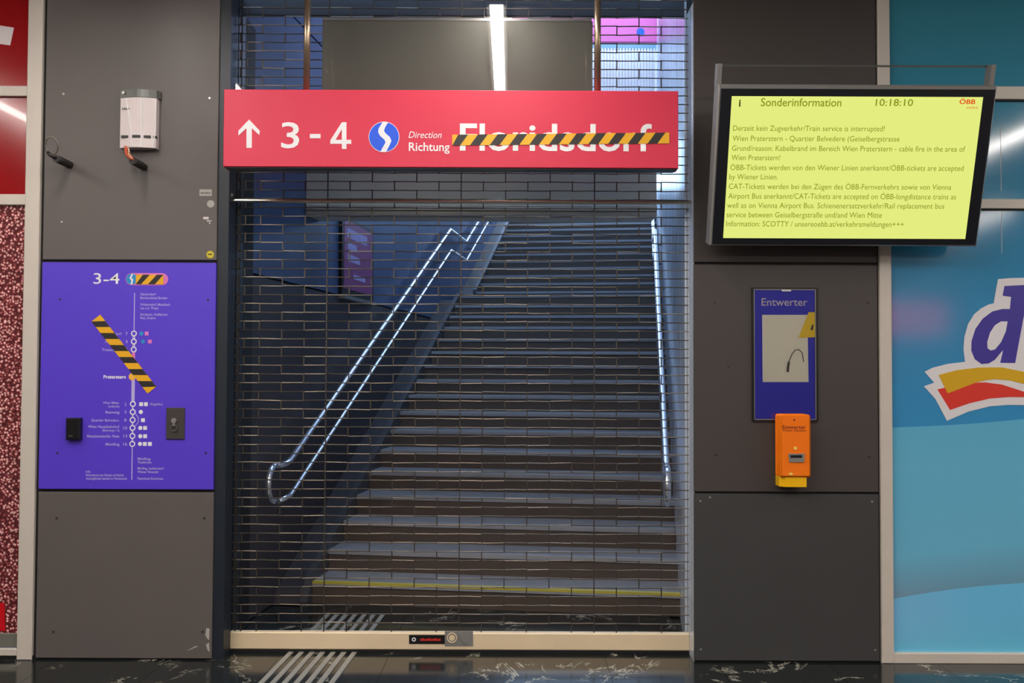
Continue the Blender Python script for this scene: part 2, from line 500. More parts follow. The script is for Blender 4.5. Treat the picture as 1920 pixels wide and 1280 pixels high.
# ================================================================== SHOP WINDOW WITH RED FILM (window_1)
w1 = thing('window_1', 'shop window with red film and speckled print in a pale frame', 'window', (-4.3, .03, 0)); del w1['category']; struct(w1)
FX0, FX1 = -2.735, -2.652
obj('mullion', MB().bev(FX0, FX1, -.012, .06, 0, ZC, .004), FRAME, w1)
zt0, zt1 = at(30, 180, 0).z, at(30, 161, 0).z
zm0, zm1 = at(30, 384, 0).z, at(30, 364, 0).z
zb0, zb1 = .022, at(30, 1215, 0).z
obj('transom', MB().bev(XL, FX0, -.004, .06, zt0, zt1, .003), FRAME, w1)
obj('transom', MB().bev(XL, FX0, -.004, .06, zm0, zm1, .003), FRAME, w1)
obj('bottom_rail', MB().bev(XL, FX0, -.010, .06, zb0, zb1, .003), FRAME, w1)
obj('plinth_strip', MB().box(XL, FX1, .0, .06, 0, .022), JOINT, w1)
zi = at(30, 1186, .02).z
obj('sill_rail', MB().bev(XL, FX0, .004, .06, zb1 + .006, zi, .003), BOARD, w1)
obj('pane', MB().box(XL, FX0, .02, .04, zt1, ZC), REDPANE, w1)
obj('pane', MB().box(XL, FX0, .02, .04, zm1, zt0), REDPANE, w1)
obj('pane', MB().box(XL, FX0, .02, .04, zi, zm0), SPECKLE, w1)
obj('red_print', MB().prism(pp([(-40, 1130), (8, 1130), (10, 1182), (-40, 1182)], .018), .0175, .0199), REDSTICK, w1)
obj('white_print', MB().prism(pp([(-60, 38), (26, 52), (19, 85), (-60, 74)], .018), .0165, .0199), LIGHTP, w1)

# ================================================================== SHOP WINDOW WITH BLUE FILM (window_2)
w2 = thing('window_2', 'shop window covered with blue printed film in a pale frame', 'window', (4.5, .03, 0)); del w2['category']; struct(w2)
GX0, GX1 = 2.055, 2.122
obj('mullion', MB().bev(GX0, GX1, -.012, .06, 0, ZC, .004), FRAME, w2)
xt0, xt1 = at(1900, 186, 0).z, at(1900, 162, 0).z
xm0, xm1 = at(1900, 391, 0).z, at(1900, 373, 0).z
xb0, xb1 = .0, at(1800, 1224, 0).z
obj('transom', MB().bev(GX1, XR, -.004, .06, xt0, xt1, .003), FRAME, w2)
obj('transom', MB().bev(GX1, XR, -.004, .06, xm0, xm1, .003), FRAME, w2)
obj('bottom_rail', MB().bev(GX1, XR, -.010, .06, xb0, xb1, .003), FRAME, w2)
for a, b in ((xt1, ZC), (xm1, xt0), (xb1, xm0)):
    obj('gasket', MB().box(GX1, XR, .008, .021, b - .008, b), JOINT, w2)
    obj('pane', MB().box(GX1, XR, .02, .04, a, b), VINYL, w2)
obj('seam', MB().box(2.755, 2.757, .0188, .0199, xm0 - .25, xm0), LOGOW, w2)
obj('seam', MB().box(2.755, 2.757, .0188, .0199, xm1 + .05, xm1 + .42), LOGOW, w2)

# shop logo on the film
YL = .018


def lg(pts): return pp([(1720 + u / 4.415, 510 + v / 4.415) for u, v in pts], YL)


c0 = at(1900, 800, YL)
logo = thing('shop_logo', 'white edged letter logo over yellow and red ribbons on the blue film', 'logo', (c0.x, YL, c0.z))
logo['label'] = 'indigo letter logo over yellow and red ribbons on the blue film'
obj('white_backing', MB().prism(lg([(395, 742), (383, 640), (390, 540), (420, 430), (470, 350), (530, 298), (590, 268), (632, 258), (668, 58), (760, 50), (900, 46), (1080, 60), (1070, 250), (1300, 240), (1420, 290), (1500, 380), (1600, 330), (1760, 330), (1840, 420), (1800, 760), (1900, 800), (1960, 850), (1900, 980), (1960, 1080), (1800, 1230), (1600, 1200), (1300, 1130), (1080, 1105), (883, 1100), (760, 1098), (600, 1110), (420, 1155), (245, 1230), (150, 1050), (55, 945), (140, 915), (60, 825), (130, 790), (250, 760)]), YL - .0010, YL + .0015), LOGOW, logo)
obj('letter_d', MB().prism(lg([(720, 115), (705, 195), (775, 205), (765, 305), (700, 305), (620, 325), (540, 385), (480, 470), (448, 570), (446, 650), (475, 720), (530, 760), (590, 755), (640, 725), (690, 665), (710, 645), (685, 750), (808, 752), (883, 345), (915, 105)]), YL - .0025, YL - .001), LOGOD, logo)
obj('letter_counter', MB().prism(lg([(745, 408), (690, 408), (640, 440), (600, 500), (576, 580), (580, 630), (605, 648), (640, 640), (690, 580), (730, 490)]), YL - .0035, YL - .001), LOGOW, logo)
obj('letter_m', MB().prism(lg([(980, 330), (1100, 330), (1090, 390), (1180, 325), (1270, 340), (1300, 400), (1390, 325), (1500, 335), (1540, 420), (1480, 752), (1350, 752), (1410, 450), (1390, 420), (1320, 470), (1265, 752), (1140, 752), (1195, 450), (1170, 425), (1090, 480), (1035, 752), (905, 752)]), YL - .0025, YL - .001), LOGOD, logo)
obj('yellow_ribbon', MB().prism(lg([(175, 850), (330, 810), (520, 788), (700, 788), (883, 825), (1100, 880), (1400, 900), (1800, 840), (1760, 950), (1400, 1010), (1100, 990), (883, 925), (760, 895), (640, 885), (560, 895), (480, 915), (250, 1003)]), YL - .0028, YL - .001), LOGOY, logo)
obj('red_ribbon', MB().prism(lg([(165, 970), (230, 955), (250, 1003), (480, 915), (560, 912), (700, 930), (883, 990), (1100, 1020), (1400, 1040), (1750, 1000), (1800, 1120), (1400, 1090), (1100, 1055), (883, 1035), (760, 1033), (600, 1045), (430, 1085), (270, 1140)]), YL - .0024, YL - .001), LOGOR, logo)

# ================================================================== ROLLER SHUTTER
YS = .16
SX0, SX1 = -1.622, 1.036
sh = thing('roller_shutter', 'closed rolling grille of linked steel rods across the stairway', 'roller shutter', ((SX0 + SX1) / 2, YS, 0))
gl = obj('guide_rail', MB().box(LP1, -1.597, .012, .15, 0, ZC).box(LP1, -1.61, .15, .172, 0, ZC).box(LP1, -1.597, .172, .30, 0, ZC), NAVY, sh)
obj('guide_rail', MB().box(RP0 + .012, RP0 + .03, .02, .15, 0, ZC), NAVY, sh)
bar = obj('bottom_bar', MB().bev(SX0 + .004, RP0 + .002, YS - .02, YS + .02, .018, .116, .006), BRASS, sh)
obj('rubber_seal', MB().box(SX0 + .004, RP0 + .002, YS - .012, YS + .012, .001, .018), JOINT, sh)
Yf = YS - .0215
q = pp([(767, 1190), (834, 1190), (834, 1207), (767, 1207)], Yf)
lb = obj('maker_label', MB().prism(q, Yf, YS - .0195), BLACK, sh)
pblur(788, 827, 1201, 5, Yf - .0007, LOGOR, lb, 10)
c = at(776, 1198.5, Yf); obj('emblem', MB().ring(c.x, c.z, .0125, .006, Yf - .001, Yf, 8), WHITE, lb)
lkp = obj('lock_plate', MB().prism(pp([(834, 1183), (887, 1183), (887, 1211), (834, 1211)], Yf), Yf - .001, YS - .0195), SILVER, sh)
c = at(847.5, 1195, Yf); obj('lock_cylinder', MB().ring(c.x, c.z, .029, .024, Yf - .006, Yf).disc(c.x, c.z, .017, Yf - .005, Yf), BRASS, lkp)
obj('lock_flap', MB().prism(pp([(859, 1187), (865, 1185), (877, 1204), (871, 1207)], Yf), Yf - .008, Yf), SILVER, lkp)

PITCHX, PITCHZ = .1287, .0507
xb = at(607, 1180, YS).x            # a link column that runs the whole height
nrow = 72; z_first = .166
cols = [xb + (i - 9) * PITCHX for i in range(0, 25)]
cols = [(i - 9, x) for i, x in zip(range(25), cols) if SX0 < x < SX1 - .02]
variants = []
for v in range(9):                    # alike rods share nine meshes: short tube segments between the links, each turned a little
    mb = MB(); xs = [SX0 + .012] + [x for _, x in cols] + [RP0 + .012]
    for a, b in zip(xs, xs[1:]):
        dz = random.uniform(-.0012, .0012); r = .0034; n = 7; ph = random.uniform(0, 6.28); dy = random.uniform(-.001, .001)
        k = len(mb.v); tw = random.uniform(-.0016, .0016)
        for e, (xx, sg) in enumerate(((a + .002, -1), (b - .002, 1))):
            for j in range(n):
                th = ph + 2 * math.pi * j / n
                mb.v.append((xx - (SX0 + SX1) / 2, dy + r * math.cos(th), dz + sg * tw + r * math.sin(th)))
        for j in range(n):
            j2 = (j + 1) % n; mb.f.append((k + j, k + j2, k + n + j2, k + n + j))
    me = bpy.data.meshes.new('rod'); me.from_pydata(mb.v, [], mb.f); me.materials.append(MESH); variants.append(me)
lk = MB().box(-.0028, .0028, -.006, -.0045, -PITCHZ / 2 - .004, PITCHZ / 2 + .004).box(-.0028, .0028, .0045, .006, -PITCHZ / 2 - .004, PITCHZ / 2 + .004)
lme = bpy.data.meshes.new('link'); lme.from_pydata(lk.v, [], lk.f); lme.materials.append(LINKM)
links = []
for r in range(nrow):
    z = z_first + r * PITCHZ
    link('rod', variants[(r * 5 + r // 7) % 9], MESH, sh, (0, 0, z))
    for i, x in cols:
        if (i + r) % 2 == 1 or i % 6 == 0: links.append((x, z - PITCHZ / 2))
    links.append((SX0 + .045, z - PITCHZ / 2))
    if r % 2 == 0: links.append((SX0 + .078, z - PITCHZ / 2))
vis = [l for l in links if l[1] < 2.5]
vis.sort(key=lambda l: l[1])
for x, z in vis[:300]:
    link('link', lme, LINKM, sh, (x - (SX0 + SX1) / 2, 0, z))
rest = MB()
for x, z in vis[300:] + [l for l in links if l[1] >= 2.5]:
    for yy in (-.006, .0045):
        rest.box(x - .0028, x + .0028, YS + yy, YS + yy + .0015, z - PITCHZ / 2 - .004, z + PITCHZ / 2 + .004)
o = obj('link_field', rest, LINKM, sh); o['kind'] = 'stuff'
struct(obj('trim_1', MB().box(LP1, RP0 + .01, .24, .27, 3.705, 4.4), DARK), 'dark lintel box behind the top of the grille')

# glass screen hanging in front of the upper grille
YG = .065
gx0, gx1 = at(424.5, 200, YG).x, RP0 + .002
zg = at(860, 378, YG).z
gs = thing('glass_screen', 'clear glass smoke screen with a steel lower edge above the doorway', 'glass screen', ((gx0 + gx1) / 2, YG, zg - .012))
obj('pane', MB().box(gx0 + .003, gx1, YG - .004, YG + .004, zg, ZC - .001), GLASS, gs)
obj('edge_rail', MB().tube([(gx0, YG, zg), (gx1, YG, zg)], .011, 10), STEEL, gs)
obj('side_edge', MB().box(gx0, gx0 + .004, YG - .006, YG + .006, zg, ZC - .001), STEEL, gs)
c = at(434, 366, YG); obj('clamp', MB().disc(c.x, c.z, .011, YG - .012, YG - .004, 12), SCREW, gs)
# grey cover board between the glass and the grille
YC = .10
b0, b1 = at(602, 300, YC), at(1109, 300, YC)
cb = obj('cover_board', MB().bev(b0.x, b1.x, YC, YC + .018, at(860, 300, YC).z, at(860, 39, YC).z, .002), BOARD)
tag(cb, 'plain grey board behind the sign rods above the red sign', 'cover board')
obj('edge_profile', MB().box(b0.x, b1.x, YC - .002, YC + .018, at(860, 39, YC).z, at(860, 34, YC).z), SILVER, cb)
obj('edge_profile', MB().box(b1.x, b1.x + .006, YC - .002, YC + .018, at(860, 300, YC).z, at(860, 39, YC).z), SILVER, cb)

# ================================================================== STAIRWELL
TH = math.atan(.1257); UX, UY = math.sin(TH), math.cos(TH)       # direction of climbing
OX, OY = 1.063, .94                                              # first nosing where it meets the wall on the validator's side
RISE, GO, WL_ = .15, .35, 2.45


def lat(s, l): return (OX + UX * s - UY * l, OY + UY * s + UX * l)


def rwall_x(y): return 1.108 + .14 * (y - .94)


def rend(s):
    """lateral coordinate at which the step line meets the clad wall"""
    lo, hi = -3.0, 1.0
    for _ in range(40):
        m_ = (lo + hi) / 2; x, y = lat(s, m_)
        if x > rwall_x(y): lo = m_
        else: hi = m_
    return hi


st = thing('staircase', 'stone staircase climbing away behind the closed grille', 'staircase', (0, 1.0, 0))


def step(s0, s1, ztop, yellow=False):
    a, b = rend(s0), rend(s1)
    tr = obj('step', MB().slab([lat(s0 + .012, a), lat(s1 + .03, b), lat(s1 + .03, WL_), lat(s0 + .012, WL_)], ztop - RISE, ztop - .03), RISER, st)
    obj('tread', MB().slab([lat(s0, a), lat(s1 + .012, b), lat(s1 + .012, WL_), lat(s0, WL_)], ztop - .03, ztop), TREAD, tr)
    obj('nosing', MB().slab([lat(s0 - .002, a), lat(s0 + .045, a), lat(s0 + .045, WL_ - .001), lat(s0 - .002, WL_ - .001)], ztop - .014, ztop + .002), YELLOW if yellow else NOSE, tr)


N1 = 17
for k in range(N1):
    step(k * GO, (k + 1) * GO if k < N1 - 1 else k * GO + 1.27, (k + 1) * RISE, k == 0)
s2 = (N1 - 1) * GO + 1.27
for k in range(18):
    step(s2 + k * GO, s2 + (k + 1) * GO + (3.0 if k == 17 else 0), (N1 + k + 1) * RISE)


def sloped(l0, l1, up, z_off0=0.0):
    """skirting that follows both flights, between two lateral coordinates"""
    m = MB(); sA, sB = -.1, (N1 - 1) * GO
    prof = [(-.10, .0), (0, RISE), (sB, N1 * RISE), (s2 - .0, N1 * RISE), (s2 + .01, N1 * RISE + RISE), (s2 + 17 * GO, (N1 + 18) * RISE)]
    for (sa, za), (sb, zb) in zip(prof, prof[1:]):
        lo, hi = [], []
        for s, z in ((sa, za), (sb, zb)):
            for l in ((l0, l1) if s == sa else (l1, l0)):
                x, y = lat(s, l); lo.append((x, y, max(0, z - .45))); hi.append((x, y, z + up))
        m.hexa(lo, hi)
    return m


obj('stringer', sloped(WL_, WL_ + .05, .035), STRINGER, st)
obj('side_plinth', sloped(WL_ + .05, WL_ + .29, -.06), WELLD, st)

# well walls
def lwall_x(y): return -1.655 + .1257 * (y - .98)


YE = 13.5
def lwq(y0, y1, d0, d1): return [(lwall_x(y0) - d0, y0), (lwall_x(y1) - d0, y1), (lwall_x(y1) - d1, y1), (lwall_x(y0) - d1, y0)]


ww = struct(obj('wall_stair_left', MB().slab(lwq(.32, YE, .02, .3), 0, 8), JOINT), 'dark panelled wall beside the staircase')
PZ = [0, 2.225, 4.16, 6.1, 8.0]
yj = [.32, 2.9, 5.5, 8.1, 10.7, YE]
for i in range(4):
    for a, b in zip(yj, yj[1:]):
        obj('wall_panel', MB().slab(lwq(a + .004, b - .004, 0, .021), PZ[i] + .008, PZ[i + 1] - .008), WELLD if i == 0 else WELL, ww)
YE2 = 13.5
rw = struct(obj('wall_stair_right', MB().slab([(rwall_x(.2) + .012, .2), (rwall_x(YE2) + .012, YE2), (rwall_x(YE2) + .3, YE2), (rwall_x(.2) + .3, .2)], 0, 8), JOINT), 'pale clad wall on the far side of the staircase')
for a, b in zip((.2, 1.5, 2.7, 3.9, 5.1, 6.3, 7.5, 8.7, 9.9, 11.1, 12.3), (1.5, 2.7, 3.9, 5.1, 6.3, 7.5, 8.7, 9.9, 11.1, 12.3, YE2)):
    obj('clad_panel', MB().slab([(rwall_x(a), a + .003), (rwall_x(b), b - .003), (rwall_x(b) + .02, b - .003), (rwall_x(a) + .02, a + .003)], 0, 8), WELLR, rw)
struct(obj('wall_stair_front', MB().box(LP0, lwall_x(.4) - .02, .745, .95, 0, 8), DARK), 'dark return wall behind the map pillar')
struct(obj('ceiling_shade', MB().box(-2.4, 2.6, .60, 1.15, 5.15, 5.4), DARK), 'unseen dark roof added to shade the foot of the staircase')  # out of view, added to hold sky light off the lowest steps
struct(obj('roof_shade', MB().box(-2.6, 3.4, 3.4, 9.2, 7.3, 7.5), DARK), 'unseen dark roof added to keep daylight off the upper flight')  # invented blocker above the sightline, darkens the upper steps
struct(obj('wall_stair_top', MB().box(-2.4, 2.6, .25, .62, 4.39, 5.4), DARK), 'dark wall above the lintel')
# cross beam with stepped lower edge
Yb = 1.78
zb = at(900, 404, Yb).z; x0, x1 = lwall_x(Yb), at(1231, 400, Yb).x
bm = thing('cross_beam', 'grey box beam spanning the stairwell below the sign', 'beam', ((x0 + x1) / 2, Yb, zb))
obj('beam_face', MB().box(x0, x1, Yb, Yb + .3, zb + .08, zb + .62), BEAM, bm)
obj('lower_board', MB().bev(x0, x1, Yb - .03, Yb + .3, zb + .035, zb + .075, .004), BEAM, bm)
obj('lower_board', MB().bev(x0, x1, Yb - .015, Yb + .3, zb, zb + .03, .004), BEAM, bm)

# handrails
def hr_pts(xf, sg):
    """xf(y): X of the rail line; returns the closed run upper rail - end bend - lower rail"""
    Z0 = CAM_D
    up = []; zu = lambda Z: .978 + .429 * (Z - 6.447)
    P = lambda Z, z: (xf(Z - Z0), Z - Z0, z)
    top = [P(17.6, zu(12.14) + .429 * (17.6 - 13.33)), P(13.33, zu(12.14)), P(12.14, zu(12.14)), P(6.447, .978), P(6.36, .965), P(6.20, .975)]
    bend = [P(6.185 - .115 * math.sin(math.pi * i / 10), .855 + .12 * math.cos(math.pi * i / 10)) for i in range(0, 11)]
    low = [P(6.25, .727), P(6.47, .742), P(12.2, .742 + .4215 * 5.73), P(13.36, .742 + .4215 * 5.73), P(17.6, .742 + .4215 * 5.73 + .43 * 4.24)]
    return top, bend, low


for xf, wf, lab in ((lambda y: -1.56 + .1257 * (y - .98), lambda y: lwall_x(y), 'double steel handrail on the dark panelled stair wall'),
                    (lambda y: rwall_x(y) - .085, lambda y: rwall_x(y), 'double steel handrail on the pale clad stair wall')):
    t, b, l = hr_pts(xf, 1)
    hd = thing('handrail', lab, 'handrail', (xf(.98), .98, .7), 'handrails of the staircase')
    r = .021 if wf(.98) < 0 else .024
    obj('upper_rail', MB().tube(t, r, 10), RAILS, hd, smooth=True)
    obj('end_bend', MB().tube(b, r, 10), RAILS, hd, smooth=True)
    obj('lower_rail', MB().tube(l, r * .85, 10), RAILS, hd, smooth=True)
    for Z in (6.9, 8.5, 10.1, 11.7, 14.0, 16.0):
        y = Z - CAM_D; zu = .978 + .429 * (Z - 6.447) if Z < 12.2 else 3.42 + .429 * (Z - 13.33)
        for d in (0, .24):
            obj('bracket', MB().tube([(xf(y), y, zu - d - .01), (xf(y), y, zu - d - .06), (wf(y), y, zu - d - .06)], .007, 6), DGREY, hd)

# poster on the panelled wall
def wp(px, py):
    """the point of the panelled stair wall seen there"""
    d = FW + RT * ((px - 960) / F) - UP * ((py - 640) / F)
    k = (-1.655 + .1257 * (-CAM_D - .98)) / (d.x - .1257 * d.y)
    return EYE + d * k


pa, pb = wp(634, 552), wp(694, 560)
zt = wp(634, 408).z + .03
po = thing('poster_frame', 'poster with pink and violet print in a dark frame on the stair wall', 'poster', ((pa.x + pb.x) / 2, (pa.y + pb.y) / 2, pa.z))


def wslab(y0, y1, z0, z1, d0, d1):
    return MB().slab([(lwall_x(y0) + d0, y0), (lwall_x(y1) + d0, y1), (lwall_x(y1) + d1, y1), (lwall_x(y0) + d1, y0)], z0, z1)


obj('backing', wslab(pa.y, pb.y, pa.z, zt, .001, .03), BLACK, po)
sh_ = obj('print', wslab(pa.y + .05, pb.y - .05, pa.z + .06, zt - .03, .03, .033), POSTERM, po)
for k, (z0, z1, a, b) in enumerate(((.50, .58, .08, .75), (.40, .46, .1, .4), (.30, .36, .1, .5), (.16, .20, .3, .7))):
    obj('print_block', wslab(pa.y + .05 + a * .9, pa.y + .05 + b * .9, pa.z + z0, pa.z + z1, .033, .0345), PALE, po)
obj('lower_lip', wslab(pa.y, pb.y, pa.z - .03, pa.z, .001, .06), SILVER, po)

# what shows of the platform level
def far(px, py, Z): return at(px, py, Z - CAM_D)


Z = 16.0
a, b = far(960, 78, Z), far(1237, 28, Z)
ps = obj('platform_sign', MB().bev(a.x, b.x, Z - CAM_D, Z - CAM_D + .12, a.z, b.z, .01), HAZEDRED)
tag(ps, 'red direction sign with haze painted in hanging over the top of the stairs', 'sign')
c = far(1201, 60, Z); obj('emblem', MB().disc(c.x, c.z, .07, Z - CAM_D - .006, Z - CAM_D, 12), LOGOBLUE, ps)
Z = 17.2
a, b = far(1000, 260, Z), far(1229, 92, Z)
cp = thing('canopy_panel', 'white ribbed canopy panel under the hazed red platform sign', 'canopy panel', ((a.x + b.x) / 2, Z - CAM_D, a.z))
obj('sheet', MB().box(a.x, b.x, Z - CAM_D, Z - CAM_D + .1, a.z, b.z), CORR, cp)
n = 40
for i in range(n):
    x = a.x + (b.x - a.x) * (i + .25) / n
    obj('rib', MB().box(x, x + (b.x - a.x) / n * .5, Z - CAM_D - .03, Z - CAM_D, a.z, b.z), CORR, cp)
a, b = far(1000, 92, Z), far(1232, 70, Z)
obj('glass_strip', MB().box(a.x, b.x, Z - CAM_D - .02, Z - CAM_D + .1, a.z, b.z), TEALG, cp)

# ================================================================== RED DIRECTION SIGN
Y0 = -.30
sa, sb = -1.5355, .8785
sz0, sz1 = 2.686, 3.099
sg = thing('direction_sign', 'red hanging platform sign with white lettering and a taped over name', 'sign', ((sa + sb) / 2, Y0 + .05, sz0))
obj('sign_box', MB().bev(sa, sb, Y0, Y0 + .10, sz0, sz1, .003), SIGNRED, sg)
obj('underside', MB().box(sa + .012, sb - .012, Y0 + .01, Y0 + .102, sz0 - .004, sz0 + .001), BLACK, sg)
for px in (575.5, 1120.5):
    c = at(px, 90, Y0 + .05)
    obj('hanging_rod', MB().tube([(c.x, Y0 + .05, sz1 - .002), (c.x, Y0 + .05, ZC + .001)], .0175, 16), mat('rod_bronze', (150, 132, 112), .3, .8), sg, smooth=True)
YT = Y0 - .002
obj('arrow', MB().prism(pp([(462, 277), (472, 277), (472, 240), (486, 253), (487, 245), (467, 224), (447, 245), (447, 254), (462, 240)], YT), YT, Y0 + .0005), WHITE, sg)
ptext('3', 527, 561, 277.5, 48, YT, WHITE, sg, bold=.008)
obj('dash', MB().prism(pp([(581, 251), (601, 251), (601, 259), (581, 259)], YT), YT, Y0 + .0005), WHITE, sg)
obj('lettering', MB().prism(pp([(641, 229), (649.5, 229), (649.5, 279), (641, 279)], YT), YT, Y0 + .0005).prism(pp([(620, 262), (658.5, 262), (658.5, 269.5), (619, 269.5)], YT), YT - .0002, Y0 + .0005).prism(pp([(641, 229), (645, 235), (628.5, 263), (619, 263.5)], YT), YT - .0004, Y0 + .0005), WHITE, sg)
c = at(720, 256.5, YT)
lgo = obj('line_logo', MB().disc(c.x, c.z, .0815, YT, Y0 + .0005, 40), WHITE, sg)
obj('logo_disc', MB().disc(c.x, c.z, .0785, YT - .001, YT, 40), LOGOBLUE, lgo)
obj('logo_ribbon', MB().prism(pp([(718, 228), (728, 229), (722, 239), (720, 245), (723, 250), (731, 257), (734, 264), (731, 271), (724, 285), (713, 285), (718, 276), (723, 267), (721, 262), (713, 255), (709, 248), (710, 241)], YT), YT - .0025, YT - .001), WHITE, lgo)
ptext('Direction', 766, 828, 258.5, 12, YT, WHITE, sg, shear=.25)
ptext('Richtung', 766.5, 843, 283, 16, YT, WHITE, sg, bold=.012)
ptext('Floridsdorf', 862, 1222, 283, 51, YT, WHITE, sg, bold=.018)


def tape(name, p0, p1, width, Y, label, nst, cut0=.3, shear=.6, first_black=False):
    """striped tape from p0 to p1 (X,Z); stripes lie across it"""
    a, b = Vector(p0), Vector(p1); d = (b - a); L = d.length; d.normalize(); n = Vector((-d.y, d.x)); w = width
    P = lambda s, t: tuple(a + d * s + n * (t * w))
    base = Vector(((a.x + b.x) / 2, Y, min(a.y, b.y)))
    t = thing(name, label, 'hazard tape', base, 'striped hazard tapes')
    obj('tape_strip', MB().prism([P(0, -.5), P(L, -.5), P(L, .5), P(0, .5)], Y - .0008, Y), TAPEY, t)
    step_ = L / nst
    for i in range(nst):
        s0 = step_ * (i + cut0); s1 = s0 + step_ * .5; k = shear * w
        q = [P(s0 - k / 2, -.5), P(s1 - k / 2, -.5), P(s1 + k / 2, .5), P(s0 + k / 2, .5)]
        q = [(min(max((Vector(x) - a).dot(d), 0), L), (Vector(x) - a).dot(n) / w) for x in q]
        obj('black_stripe', MB().prism([P(*x) for x in q], Y - .0014, Y - .0008), TAPEK, t)
    return t


(t0, t1) = pp([(848, 262.5), (1255, 258.5)], YT - .002)
tape('hazard_tape', t0, t1, .0575, YT - .001, 'long striped tape stuck across the red sign', 11, .1, .75)

# ================================================================== ROUTE MAP BOARD
YM = -.006
mz0, mz1 = at(240, 917, YM).z, at(240, 492, YM).z
mp = thing('route_map', 'violet route map board with white station list on the pillar', 'map board', ((LP0 + LP1) / 2, 0, mz0))
obj('board', MB().bev(LP0 + .002, LP1 - .001, YM, .0145, mz0, mz1, .002), VIOLET, mp)
YP = YM - .0006


def M(px, py): p = at(px, py, YP); return p.x, p.z


for px, py in ((113, 561), (390, 562), (108, 849), (386, 849)):
    x, z = M(px, py); obj('screw', MB().disc(x, z, .006, YP - .002, YM, 8), SCREWD, mp)
ptext('3-4', 175, 224, 532, 20, YP, WHITE, mp, bold=.004)
xl, _ = M(250, 700)


def vline(y0, y1, w, m):
    obj('route_line', MB().box(xl - w / 2, xl + w / 2, YP, YM, M(250, y1)[1], M(250, y0)[1]), m, mp)


vline(549, 622, .005, PALE); vline(622, 660, .014, PALE); vline(660, 706, .016, PINK); vline(706, 757, .018, PALE)
vline(757, 832, .010, PALE); vline(832, 899, .005, PALE)
for py in (625, 640, 655, 757, 772, 787, 802, 817, 832):
    _, z = M(250, py); o = obj('station_ring', MB().ring(xl, z, .0165, .0105, YP - .0006, YM, 14), WHITE, mp)
    obj('station_core', MB().disc(xl, z, .0108, YP - .0004, YM, 12), VIOLET, o)
_, z = M(250, 706); obj('station_ring', MB().disc(xl - .006, z, .020, YP - .0006, YM, 16), mat('station_here', (246, 186, 70), .5), mp)
obj('branch_line', MB().tube([(xl + .012, YP, M(250, 774)[1]), (xl + .032, YP, M(250, 783)[1]), (xl + .032, YP, M(250, 791)[1]), (xl + .012, YP, M(250, 800)[1])], .002, 6), PALE, mp)
for s, a, b, y, h in (('Floridsdorf', 197, 228, 628, 5), ('Handelskai', 197, 228, 643, 5), ('Traisengasse', 191, 228, 658, 5), ('Praterstern', 194, 236, 709.5, 6.5),
                      ('Wien Mitte-', 193, 224, 757, 4.5), ('Landstraße', 203, 224, 763.5, 4), ('Rennweg', 198, 224, 775, 5), ('Quartier Belvedere', 171, 223, 790, 5),
                      ('Wien Hauptbahnhof', 165, 224, 802, 5), ('(Bahnsteig 1-2)', 192, 224, 808.5, 4), ('Matzleinsdorfer Platz', 163, 224, 820, 5), ('Meidling', 198, 224, 835, 5),
                      ('7', 235.5, 239.5, 628, 5.5), ('5', 235.5, 239.5, 643, 5.5), ('2', 235.5, 239.5, 658, 5.5), ('2', 233.5, 237, 760.5, 5.5), ('5', 233.5, 237, 775, 5.5),
                      ('8', 233, 237, 790, 5.5), ('10', 231, 238.5, 805, 5.5), ('13', 231, 238.5, 820, 5.5), ('16', 231, 238.5, 835, 5.5),
                      ('Gänserndorf', 263, 292, 553.5, 4.5), ('Bernhardsthal Breclav', 263, 314, 560.5, 4.5), ('Wolkersdorf, Mistelbach', 263, 319, 573, 4.5), ('Laa a.d. Thaya', 263, 297, 579.5, 4.5),
                      ('Stockerau, Hollabrunn', 263, 314, 591.5, 4.5), ('Retz, Znojmo', 263, 292, 598, 4.5),
                      ('Mödling,', 258, 283, 862, 4.5), ('Traiskirchen', 258, 284, 868.5, 4.5), ('Mödling, Leobersdorf', 258, 307, 880, 4.5), ('Wiener Neustadt', 258, 297, 886.5, 4.5), ('Payerbach-Reichenau', 258, 306, 899, 4.5),
                      ('Info', 161, 170, 886, 4.5), ('Informationen zum Fahrplan und Betrieb', 161, 232, 892.5, 4.5), ('Aushangfahrplan beachten im Wartebereich', 161, 238, 899, 4.5), ('(Flughafen)', 281, 305, 759.5, 4.5)):
    ptext(s, a, b, y, h, YP, WHITE if h > 6 else PALE, mp, bold=.025 if h > 6 else .012)
for px, py, kind, m in ((265, 625, 'c', TEAL), (275, 625, 's', PINK), (268, 640, 'c', TEAL), (281, 640, 's', PINK), (264.5, 757.5, 's', WHITE), (273.5, 757.5, 's', WHITE), (264, 772, 'c', WHITE),
                        (268, 787.5, 's', WHITE), (263, 802, 'c', WHITE), (272, 802, 's', WHITE), (263, 817.5, 'c', WHITE), (272, 817.5, 's', WHITE), (262.5, 832, 'c', WHITE), (271.5, 832, 's', WHITE), (281, 832, 's', WHITE)):
    x, z = M(px, py)
    obj('line_badge', MB().disc(x, z, .0115, YP, YM, 14) if kind == 'c' else MB().box(x - .0105, x + .0105, YP, YM, z - .0105, z + .0105), m, mp)
